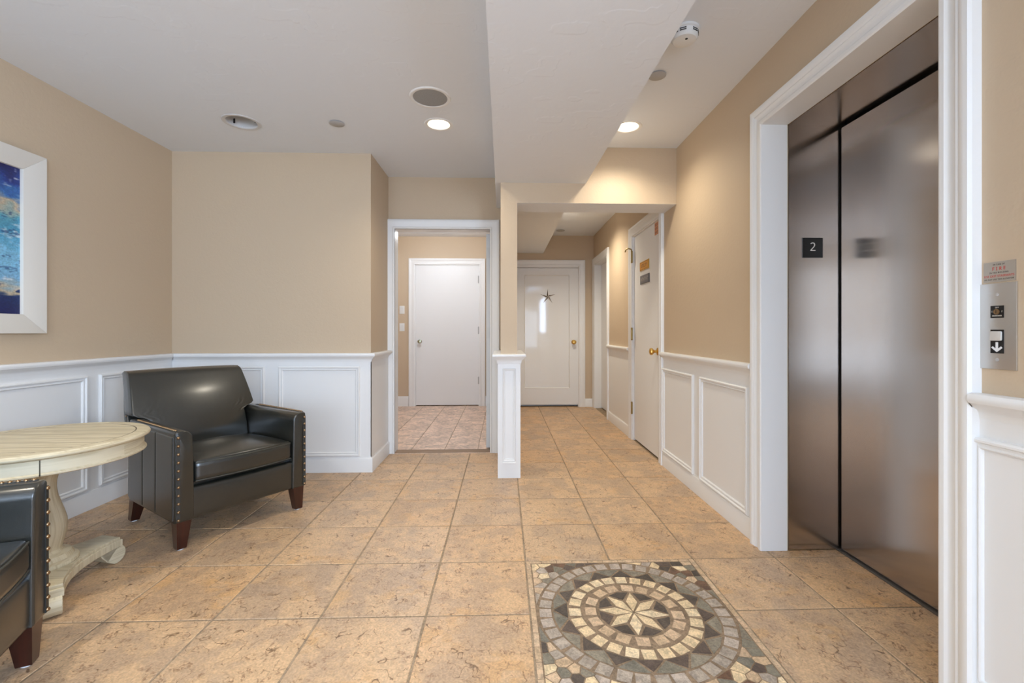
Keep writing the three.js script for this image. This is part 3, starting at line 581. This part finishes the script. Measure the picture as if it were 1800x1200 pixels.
// ------------------------------------------------------------------ painting on the left wall: local x towards -z
{
  const p = thing('framed_painting', 'blue seascape painting in a wide cream wooden frame', 'painting', [XL, 1.5525, -1.95], Math.PI / 2);
  const w = 0.6, h = 0.4775;
  const bars = [[[-w, -h], [w, -h], [w - 0.122, -h + 0.1], [-w + 0.122, -h + 0.1]], [[w, -h], [w, h], [w - 0.122, h - 0.1], [w - 0.122, -h + 0.1]], [[w, h], [-w, h], [-w + 0.122, h - 0.1], [w - 0.122, h - 0.1]], [[-w, h], [-w, -h], [-w + 0.122, -h + 0.1], [-w + 0.122, h - 0.1]]];
  for (const b of bars) part('frame_bar', extrude(b, 0.034, 0.0015), M.frameCream, p);
  const A = noise2(6, 81), B = noise2(20, 82), C = noise2(64, 83), D = noise2(160, 84);
  const stops = [[0, [26, 30, 84]], [0.13, [18, 44, 92]], [0.145, [186, 168, 140]], [0.22, [120, 168, 200]], [0.42, [126, 186, 214]], [0.56, [70, 146, 180]], [0.66, [98, 160, 176]], [0.74, [196, 176, 148]], [0.80, [60, 110, 170]], [0.90, [40, 60, 130]], [1, [34, 34, 84]]];
  const tex = dataTex(512, (u, v) => {
    const q = v + (B(u * 20, v * 20) - 0.5) * (v > 0.15 ? 0.10 : 0.03) + (C(u * 12, v * 64) - 0.5) * 0.04; let i = 0; while (i < stops.length - 2 && stops[i + 1][0] < q) i++;
    let c = mix(stops[i][1], stops[i + 1][1], Math.max(0, Math.min(1, (q - stops[i][0]) / (stops[i + 1][0] - stops[i][0]))));
    c = mix(c, [222, 224, 226], 0.75 * sstep(0.60, 0.8, 0.6 * A(u * 6, v * 9) + 0.4 * C(u * 40, v * 64)));
    c = mix(c, [28, 50, 96], 0.5 * sstep(0.62, 0.8, 0.5 * B(u * 14 + 3, v * 20 + 8) + 0.5 * D(u * 60, v * 160)));
    return c.map((k) => k / 255 * (0.9 + 0.2 * D(u * 160, v * 160)));
  }, true);
  const m = part('canvas', new THREE.PlaneGeometry(2 * (w - 0.122) + 0.004, 2 * (h - 0.1) + 0.004), std({ map: tex, roughness: 0.5 }), p, 'blue and white painted sea and sky'); m.position.z = 0.016;
  part('backing', bx(-w + 0.1, w - 0.1, -h + 0.08, h - 0.08, 0.002, 0.014), M.frameCream, p);
}

// ------------------------------------------------------------------ armchair: local z is its front
function makeChair(label, pos, turn) {
  const c = thing('armchair', label, 'armchair', pos, turn, 'leather armchairs beside the round table');
  const HW = 0.340, FR = 0.362, BK = -0.255, Y0 = 0.142, AT = 0.592;
  // seat box under the cushion, front rail
  part('seat_box', bx(-0.27, 0.27, Y0 + 0.005, 0.315, BK, FR - 0.05), M.leather, c);
  part('front_rail', softBox(0.545, 0.165, 0.06, 0.014, [26, 10, 6], ([x, y, z]) => [x, y + 0.0825 + Y0 - 0.004, z + FR - 0.042 + (z > 0 ? 0.008 * (1 - (x / 0.27) ** 2) * (1 - (y / 0.083) ** 2) : 0)]), M.leather, c, 'dark leather front rail');
  for (const s of [-1, 1]) {
    // cross-section: outer side flat, inner top corner generously rounded
    const pts = [[HW - 0.084, Y0], [HW, Y0], [HW, AT - 0.014]];
    for (let k = 0; k <= 4; k++) { const a = k / 4 * Math.PI / 2; pts.push([HW - 0.014 + 0.014 * Math.cos(a), AT - 0.014 + 0.014 * Math.sin(a)]); }
    for (let k = 0; k <= 8; k++) { const a = Math.PI / 2 + k / 8 * Math.PI / 2; pts.push([HW - 0.036 + 0.042 * Math.cos(a), AT - 0.046 + 0.046 * Math.sin(a)]); }
    pts.push([HW - 0.080, 0.45]);
    const P = s > 0 ? pts : pts.map(([x, y]) => [-x, y]).reverse();
    const g = extrude(P, FR - BK, 0.010, 4, 0.7).translate(0, 0, BK);
    const a = part('arm', g, M.leather, c, 'dark leather arm with nailhead trim');
    // side panel seams
    const [lo, hi] = s > 0 ? [HW, HW + 0.0035] : [-HW - 0.0035, -HW];
    for (const [za, zb] of [[BK + 0.01, BK + 0.21], [BK + 0.216, BK + 0.385], [BK + 0.391, FR - 0.02]]) part('side_panel', softBox(0.012, AT - Y0 - 0.035, zb - za, 0.0055, [4, 12, 12], ([x, y, z]) => [x + (lo + hi) / 2 - s * 0.002, y + (AT + Y0) / 2 - 0.008, z + (za + zb) / 2]), M.leather, a, 'sewn leather side panel');
    // gimp band with nails: up the front edge, along the arm top
    part('gimp_band', [bx(s > 0 ? HW - 0.020 : -HW + 0.004, s > 0 ? HW - 0.004 : -HW + 0.020, Y0 + 0.008, AT - 0.022, FR - 0.001, FR + 0.003), bx(s > 0 ? HW - 0.018 : -HW + 0.006, s > 0 ? HW - 0.006 : -HW + 0.018, AT - 0.002, AT + 0.002, BK + 0.06, FR - 0.02)], M.gimp, a);
    const nail = new THREE.SphereGeometry(0.0074, 10, 5, 0, Math.PI * 2, 0, Math.PI / 2);
    for (let k = 0; k < 11; k++) { const m = part('nailhead', nail, M.brassNail, a); m.rotation.x = Math.PI / 2; m.position.set(s * (HW - 0.012), Y0 + 0.016 + k * 0.0405, FR + 0.0028); }
    for (let k = 0; k < 26; k++) { const m = part('nailhead', nail, M.brassNail, a); m.scale.setScalar(0.85); m.position.set(s * (HW - 0.012), AT + 0.0018, FR - 0.03 - k * 0.0195); }
  }
  // back: narrow between the arms, full width above them, raked
  const rake = (y) => -0.30 * (y - 0.40) - 0.5 * Math.max(0, y - 0.45) ** 2;
  part('back_cushion', softBox(2, 0.47, 0.115, 0.03, [56, 40, 10], ([x, y, z]) => {
    const Y = y + 0.235 + 0.378, q = x, e = sstep(0.575, 0.612, Y), hw = 0.262 * (1 - e) + (0.336 - 0.10 * Math.max(0, Y - 0.60)) * e;
    const edge = Math.sign(q) * Math.min(1, Math.abs(q)); let X = edge * hw;
    const puff = 0.028 * (1 - X * X / 0.115) * sstep(0.37, 0.5, Y) * (1 - 0.5 * sstep(0.7, 0.85, Y));
    const wr = 0.0035 * Math.sin(X * 230 + Y * 90) * Math.exp(-(((Math.abs(X) - 0.25) / 0.045) ** 2) - ((Y - 0.60) / 0.04) ** 2);
    return [X, Y + 0.006 * (1 - (X / 0.34) ** 2) * sstep(0.7, 0.85, Y), z - 0.222 + rake(Y) + (z > 0 ? puff + wr : 0)];
  }), M.leather, c, 'smooth dark leather back');
  part('back_shell', softBox(0.668, 0.70, 0.05, 0.012, [24, 30, 6], ([x, y, z]) => { const Y = y + 0.35 + Y0; return [x * (1 - 0.09 * sstep(0.55, 0.85, Y)), Y, z - 0.262 + Math.min(0, rake(Y) * sstep(0.2, 0.6, Y) - 0.02)]; }), M.leather, c, 'leather outer back');
  for (const s of [-1, 1]) for (let k = 0; k < 10; k++) { const y = 0.60 + k * 0.0245, m = part('nailhead', new THREE.SphereGeometry(0.0045, 6, 4), M.brassNail, c); m.position.set(s * (0.334 * (1 - 0.09 * sstep(0.55, 0.85, y))), y, -0.238 + rake(y) - 0.02); }
  // seat cushion with piping
  const cw = 0.512, bow = (x) => 0.026 * (1 - (x / 0.256) ** 2);
  const cu = part('seat_cushion', softBox(cw, 0.105, 0.52, 0.022, [28, 8, 26], ([x, y, z]) => { const f = (1 - (x / 0.256) ** 2) * (1 - ((z) / 0.262) ** 2); return [x, y + 0.372 + (y > 0 ? 0.040 * f : -0.004 * f) + (y > 0 ? 0.006 * (z / 0.26) : 0), z + 0.094 + (z > 0 ? bow(x) : 0)]; }), M.leather, c, 'plump dark leather seat cushion');
  for (const y of [0.414, 0.328]) { const pts = []; for (let k = 0; k <= 20; k++) { const x = -0.248 + k / 20 * 0.496; pts.push([x, y + (y > 0.4 ? 0.004 : 0), 0.350 + bow(x)]); } part('piping', tube(pts, 0.0036, 30, 6), M.piping, cu, 'raised piping'); }
  // tapered legs on glides
  for (const sx of [-1, 1]) for (const sz of [-1, 1]) {
    const h = Y0 + 0.006, x = sx * (HW - 0.042), z = sz > 0 ? FR - 0.042 : BK + 0.01, dz = sz > 0 ? 0.004 : -0.05, t = [], R = [[0.020, 0.006, sx * 0.008, dz], [0.021, 0.010, sx * 0.008, dz], [0.033, h, 0, 0]].map(([r, y, ox, oz]) => [[x + ox - r, y, z + oz + r], [x + ox + r, y, z + oz + r], [x + ox + r, y, z + oz - r], [x + ox - r, y, z + oz - r]]);
    for (let i = 0; i < 2; i++) for (let k = 0; k < 4; k++) quad(t, R[i][k], R[i][(k + 1) % 4], R[i + 1][(k + 1) % 4], R[i + 1][k]);
    quad(t, R[0][3], R[0][2], R[0][1], R[0][0]); quad(t, R[2][0], R[2][1], R[2][2], R[2][3]);
    const l = part('leg', fromTris(t, 0.3), M.mahogany, c, 'tapered dark mahogany leg');
    part('glide', boxUV(new THREE.CylinderGeometry(0.014, 0.016, 0.006, 16)).translate(x + sx * 0.008, 0.003, z + dz), M.glide, l);
  }
  return c;
}
makeChair('dark leather armchair with brass nailheads in front of the wainscoted corner', [-1.703, 0, -2.742], 55 * Math.PI / 180);
makeChair('dark leather armchair with brass nailheads on the near side of the round table', [-1.735, 0, -1.115], 112.5 * Math.PI / 180);

// ------------------------------------------------------------------ round pedestal table
{
  const R = 0.354, K = R / 0.385, TY = 0.641, t = thing('pedestal_table', 'round white-washed wooden pedestal table with scrolled feet', 'table', [-1.92, 0, -1.938], 0.02);
  const ri = 0.304;
  part('rim', lathe([[ri + 0.001, TY - 0.016], [ri + 0.001, TY], [R - 0.010, TY], [R - 0.003, TY - 0.004], [R, TY - 0.010], [R - 0.002, TY - 0.016], [R - 0.012, TY - 0.022], [R - 0.024, TY - 0.026], [ri + 0.001, TY - 0.026]], 96, 0.5), M.wash, t);
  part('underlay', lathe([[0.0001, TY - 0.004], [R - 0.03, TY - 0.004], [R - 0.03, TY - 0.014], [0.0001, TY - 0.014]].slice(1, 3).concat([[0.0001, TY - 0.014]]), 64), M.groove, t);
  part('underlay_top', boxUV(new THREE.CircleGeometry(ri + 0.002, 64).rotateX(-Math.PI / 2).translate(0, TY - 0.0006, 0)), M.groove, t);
  const n = 8, pw = 2 * ri / n;
  for (let k = 0; k < n; k++) {   // planks clipped to the inner circle
    const z0 = -ri + k * pw + 0.002, z1 = -ri + (k + 1) * pw - 0.002, pts = [], q = ri - 0.0045, X = (z) => Math.sqrt(Math.max(0, q * q - z * z));
    for (let i = 0; i <= 10; i++) { const z = z0 + (z1 - z0) * i / 10; pts.push([X(z), z]); }
    for (let i = 10; i >= 0; i--) { const z = z0 + (z1 - z0) * i / 10; pts.push([-X(z), z]); }
    const g = extrude(pts.reverse().map(([x, z]) => [x, -z]).reverse(), 0.010, 0).rotateX(-Math.PI / 2).translate(0, TY - 0.0105, 0);
    const uv = g.attributes.uv; for (let i = 0; i < uv.count; i++) uv.setXY(i, uv.getX(i) + k * 0.37, uv.getY(i) + k * 0.21);
    part('plank', g, M.wash, t);
  }
  // apron in two arcs with a drawer joint
  const arc = (a0, a1) => boxUV(toCreasedNormals(new THREE.LatheGeometry([[0.350, TY - 0.084], [0.363, TY - 0.086], [0.3695, TY - 0.082], [0.3695, TY - 0.077], [0.362, TY - 0.072], [0.360, TY - 0.066], [0.360, TY - 0.024], [0.340, TY - 0.024]].map(([r, y]) => new THREE.Vector2(r * K, y)), 64, a0, a1 - a0), 0.6));
  const ja = Math.atan2(0.26, 0.28);   // joint faces the camera side
  part('apron', arc(ja + 0.006, ja + Math.PI * 1.75), M.wash, t); part('drawer_front', arc(ja - Math.PI / 4 + 0.006, ja - 0.006), M.wash, t);
  part('apron_core', lathe([[0.356 * K, TY - 0.08], [0.356 * K, TY - 0.026]], 48), M.groove, t);
  part('apron_bottom', boxUV(new THREE.CircleGeometry(0.352 * K, 48).rotateX(Math.PI / 2).translate(0, TY - 0.0845, 0)), M.wash, t);
  part('column', turnUV(lathe([[0.0001, 0.118], [0.128, 0.118], [0.130, 0.124], [0.128, 0.134], [0.120, 0.140], [0.112, 0.142], [0.110, 0.150], [0.102, 0.160], [0.090, 0.164], [0.078, 0.168], [0.070, 0.178], [0.072, 0.190], [0.079, 0.212], [0.086, 0.240], [0.089, 0.268], [0.087, 0.296], [0.078, 0.330], [0.066, 0.366], [0.056, 0.400], [0.051, 0.432], [0.052, 0.460], [0.058, 0.485], [0.066, 0.503], [0.078, 0.518], [0.080, 0.528], [0.080, 0.572], [0.0001, 0.572]].map(([q, y]) => [q * 0.89, y]), 56, 0.45)), M.wash, t);
  // three-armed base with concave sides, each arm ending over a scroll foot
  const out = [], inn = [], A0 = 44 * Math.PI / 180 + 0.02, rad = 0.277, hw = 0.054;
  for (let k = 0; k < 3; k++) {
    const a = A0 + k * 2 * Math.PI / 3, b = a + 2 * Math.PI / 3, d = [Math.cos(a), Math.sin(a)], p = [-Math.sin(a), Math.cos(a)], d2 = [Math.cos(b), Math.sin(b)], p2 = [-Math.sin(b), Math.cos(b)];
    const c0 = [d[0] * rad - p[0] * hw, d[1] * rad - p[1] * hw], c1 = [d[0] * rad + p[0] * hw, d[1] * rad + p[1] * hw], c2 = [d2[0] * rad - p2[0] * hw, d2[1] * rad - p2[1] * hw], mid = [(d[0] + d2[0]) * 0.08, (d[1] + d2[1]) * 0.08];
    out.push(c0); for (let i = 0; i < 14; i++) { const s = i / 14; out.push([0, 1].map((j) => (1 - s) ** 2 * c1[j] + 2 * s * (1 - s) * mid[j] + s * s * c2[j])); }
  }
  part('base_plinth', [extrude(out.map(([x, z]) => [x, -z]).reverse(), 0.034, 0.003, 1).rotateX(-Math.PI / 2).translate(0, 0.072, 0), extrude(out.map(([x, z]) => [x * 0.965, -z * 0.965]).reverse(), 0.014, 0.004, 2).rotateX(-Math.PI / 2).translate(0, 0.105, 0)], M.wash, t);
  for (let k = 0; k < 3; k++) {
    const a = A0 + k * 2 * Math.PI / 3, foot = [], spiral = [];
    // side view of the scroll: neck dropping from the plinth, rolling under
    for (let i = 0; i <= 22; i++) { const q = -0.55 * Math.PI + i / 22 * 1.72 * Math.PI; foot.push([0.252 + 0.043 * Math.cos(q), 0.043 + 0.043 * Math.sin(q)]); }
    foot.push([0.220, 0.074], [0.184, 0.0735], [0.194, 0.05], [0.220, 0.018]);
    const g = extrude(foot, 0.10, 0.002, 1).translate(0, 0, -0.05).rotateY(-a);
    part('scroll_foot', g, M.wash, t, 'carved scroll foot');
  }
}

// ------------------------------------------------------------------ stone mosaic medallion let into the floor
{
  const cx = GX + T, cz = GZ + T, m = thing('floor_mosaic', 'square stone mosaic medallion with an eight-pointed star set in the floor', 'mosaic', [cx, 0, cz]);
  const S = 0.398;
  part('grout_bed', bx(-S, S, -0.012, -0.0018, -S, S), std({ color: lin(0.34, 0.235, 0.145), map: rep(stoneMap, 3), roughness: 0.95 }), m, 'brown mosaic grout');
  const stone = (r, g, b) => std({ color: lin(r, g, b), map: rep(stoneMap, 4), roughness: 0.5, bumpMap: rep(stoneBump, 4), bumpScale: 0.0012 });
  const sm = rep(stoneMap, 4), sb = rep(stoneBump, 4), mk = (r, g, b) => std({ color: lin(r, g, b), map: sm, roughness: 0.5, bumpMap: sb, bumpScale: 0.0012 });
  const cream = [mk(0.97, 0.74, 0.44), mk(1.0, 0.78, 0.49), mk(0.94, 0.70, 0.41)], peach = [mk(0.76, 0.53, 0.33), mk(0.80, 0.57, 0.36), mk(0.72, 0.50, 0.30)];
  const grey = [mk(0.54, 0.44, 0.345), mk(0.59, 0.48, 0.385), mk(0.49, 0.40, 0.31)], green = [mk(0.28, 0.245, 0.175), mk(0.33, 0.28, 0.20), mk(0.24, 0.215, 0.16)], dark = [mk(0.085, 0.062, 0.046), mk(0.11, 0.08, 0.06), mk(0.13, 0.088, 0.066)], rust = [mk(0.20, 0.10, 0.055), mk(0.16, 0.085, 0.052)];
  const pick = (a) => a[Math.floor(rnd() * a.length)];
  const area = (p) => { let s = 0; for (let i = 0; i < p.length; i++) { const [x, y] = p[i], [u, v] = p[(i + 1) % p.length]; s += x * v - u * y; } return s / 2; };
  const inset = (p, d) => {   // move every side of a convex piece inwards
    const n = p.length, L = p.map((a, i) => { const b = p[(i + 1) % n], dx = b[0] - a[0], dy = b[1] - a[1], l = Math.hypot(dx, dy) || 1; return [a[0] - dy / l * d, a[1] + dx / l * d, dx / l, dy / l]; }), o = [];
    for (let i = 0; i < n; i++) { const A = L[(i + n - 1) % n], B = L[i], det = A[2] * B[3] - A[3] * B[2]; if (Math.abs(det) < 1e-3) { o.push([B[0], B[1]]); continue; } const s = ((B[0] - A[0]) * B[3] - (B[1] - A[1]) * B[2]) / det; o.push([A[0] + A[2] * s, A[1] + A[3] * s]); }
    return o;
  };
  // a piece of stone: polygon in (x, z), slightly uneven and proud of the grout
  function piece(name, pts, mat, jig = 0.0006) {
    let p = pts.map(([x, z]) => [x + rr(-jig, jig), -z + rr(-jig, jig)]); if (area(p) < 0) p.reverse();
    if (p.length < 3 || area(p) < 0.00004) return;
    const g = new THREE.ExtrudeGeometry(shapeOf(p), { depth: 0.008, bevelEnabled: false }); g.rotateX(-Math.PI / 2); g.translate(0, -0.0088 + rr(-0.0004, 0.0006), 0);
    const q = boxUV(NI(g)), o = [rnd(), rnd()], uv = q.attributes.uv; for (let i = 0; i < uv.count; i++) uv.setXY(i, uv.getX(i) + o[0], uv.getY(i) + o[1]);
    part(name, q, mat, m);
  }
  const P = (r, a) => [r * Math.cos(a), r * Math.sin(a)];
  const TAU = Math.PI * 2, off = 0.16;
  for (let k = 0; k < 8; k++) {
    const a = off + k * TAU / 8, h = TAU / 16;
    const kite = [P(0.006, a), P(0.072, a - h * 0.78), P(0.132, a), P(0.072, a + h * 0.78)]; piece('star_point', kite, pick(cream), 0.0008);
    const b = a + h; piece('star_gap', [P(0.086, b), P(0.132, b - h * 0.80), P(0.137, b), P(0.132, b + h * 0.80)], pick(dark), 0.0008);
  }
  const ring = (n, r0, r1, fill, mats, name, ph) => { for (let k = 0; k < n; k++) { const a = ph + (k + rr(-0.06, 0.06)) * TAU / n, w = (r1 + r0) / 2 * TAU / n * fill / 2, c = Math.cos(a), s = Math.sin(a), q = (r, t) => [r * c - t * s, r * s + t * c]; piece(name, [q(r0, -w), q(r1, -w), q(r1, w), q(r0, w)], pick(mats), 0.0012); } };
  ring(16, 0.145, 0.187, 0.72, peach, 'peach_tessera', 0.1);
  ring(24, 0.205, 0.250, 0.74, cream, 'cream_tessera', 0.05);
  ring(36, 0.319, 0.365, 0.78, grey, 'grey_tessera', 0.02);
  for (let k = 0; k < 16; k++) {
    const a = 0.08 + k * TAU / 16, h = TAU / 32;
    piece('dark_triangle', [P(0.258, a - h * 0.86), P(0.306, a), P(0.258, a + h * 0.86)], pick(dark), 0.002);
    const b = a + h; piece('green_triangle', [P(0.262, b), P(0.310, b - h * 0.86), P(0.313, b), P(0.310, b + h * 0.86)], pick(green), 0.002);
  }
  // border of thin cream strips
  for (let s = 0; s < 4; s++) for (let k = 0; k < 11; k++) {
    const l = 2 * S / 11, u0 = -S + k * l + 0.0015, u1 = u0 + l - 0.003, q = [[u0, -S + 0.001], [k === 10 ? u1 - 0.021 : u1, -S + 0.001], [k === 10 ? u1 - 0.021 : u1, -S + 0.020], [u0, -S + 0.020]];
    const c = Math.cos(s * Math.PI / 2), n = Math.sin(s * Math.PI / 2); piece('border_strip', q.map(([x, z]) => [x * c - z * n, x * n + z * c]), pick(peach), 0.0004);
  }
  // irregular stones filling the corners: cells of random seeds, clipped to the border and pushed out of the round
  const seeds = []; let guard = 0;
  while (seeds.length < 104 && guard++ < 6000) { const x = rr(-0.372, 0.372), z = rr(-0.372, 0.372); if (Math.hypot(x, z) > 0.376 && seeds.every(([a, b]) => Math.hypot(a - x, b - z) > 0.034)) seeds.push([x, z]); }
  seeds.forEach(([x, z], i) => {
    const B = S - 0.0235; let poly = [[-B, -B], [B, -B], [B, B], [-B, B]];
    const clip = (nx, nz, d) => { const o = []; for (let k = 0; k < poly.length; k++) { const a = poly[k], b = poly[(k + 1) % poly.length], da = a[0] * nx + a[1] * nz - d, db = b[0] * nx + b[1] * nz - d; if (da <= 0) o.push(a); if (da * db < 0) { const s = da / (da - db); o.push([a[0] + (b[0] - a[0]) * s, a[1] + (b[1] - a[1]) * s]); } } poly = o; };
    seeds.forEach(([u, v], j) => { if (j !== i && Math.hypot(u - x, v - z) < 0.25) { const nx = u - x, nz = v - z; clip(nx, nz, (u * u + v * v - x * x - z * z) / 2); } });
    const r = Math.hypot(x, z); clip(-x / r, -z / r, -0.3725);
    if (poly.length < 3) return;
    if (area(poly) < 0) poly.reverse();
    const q = inset(poly, 0.0022); if (area(q) > 0.00006 && q.every(([a, b]) => Math.abs(a) < S && Math.abs(b) < S)) piece('filler_stone', q, pick([cream, cream, grey, green, dark, rust, peach][Math.floor(rnd() * 7)]), 0);
  });
}

renderer.render(scene, camera);
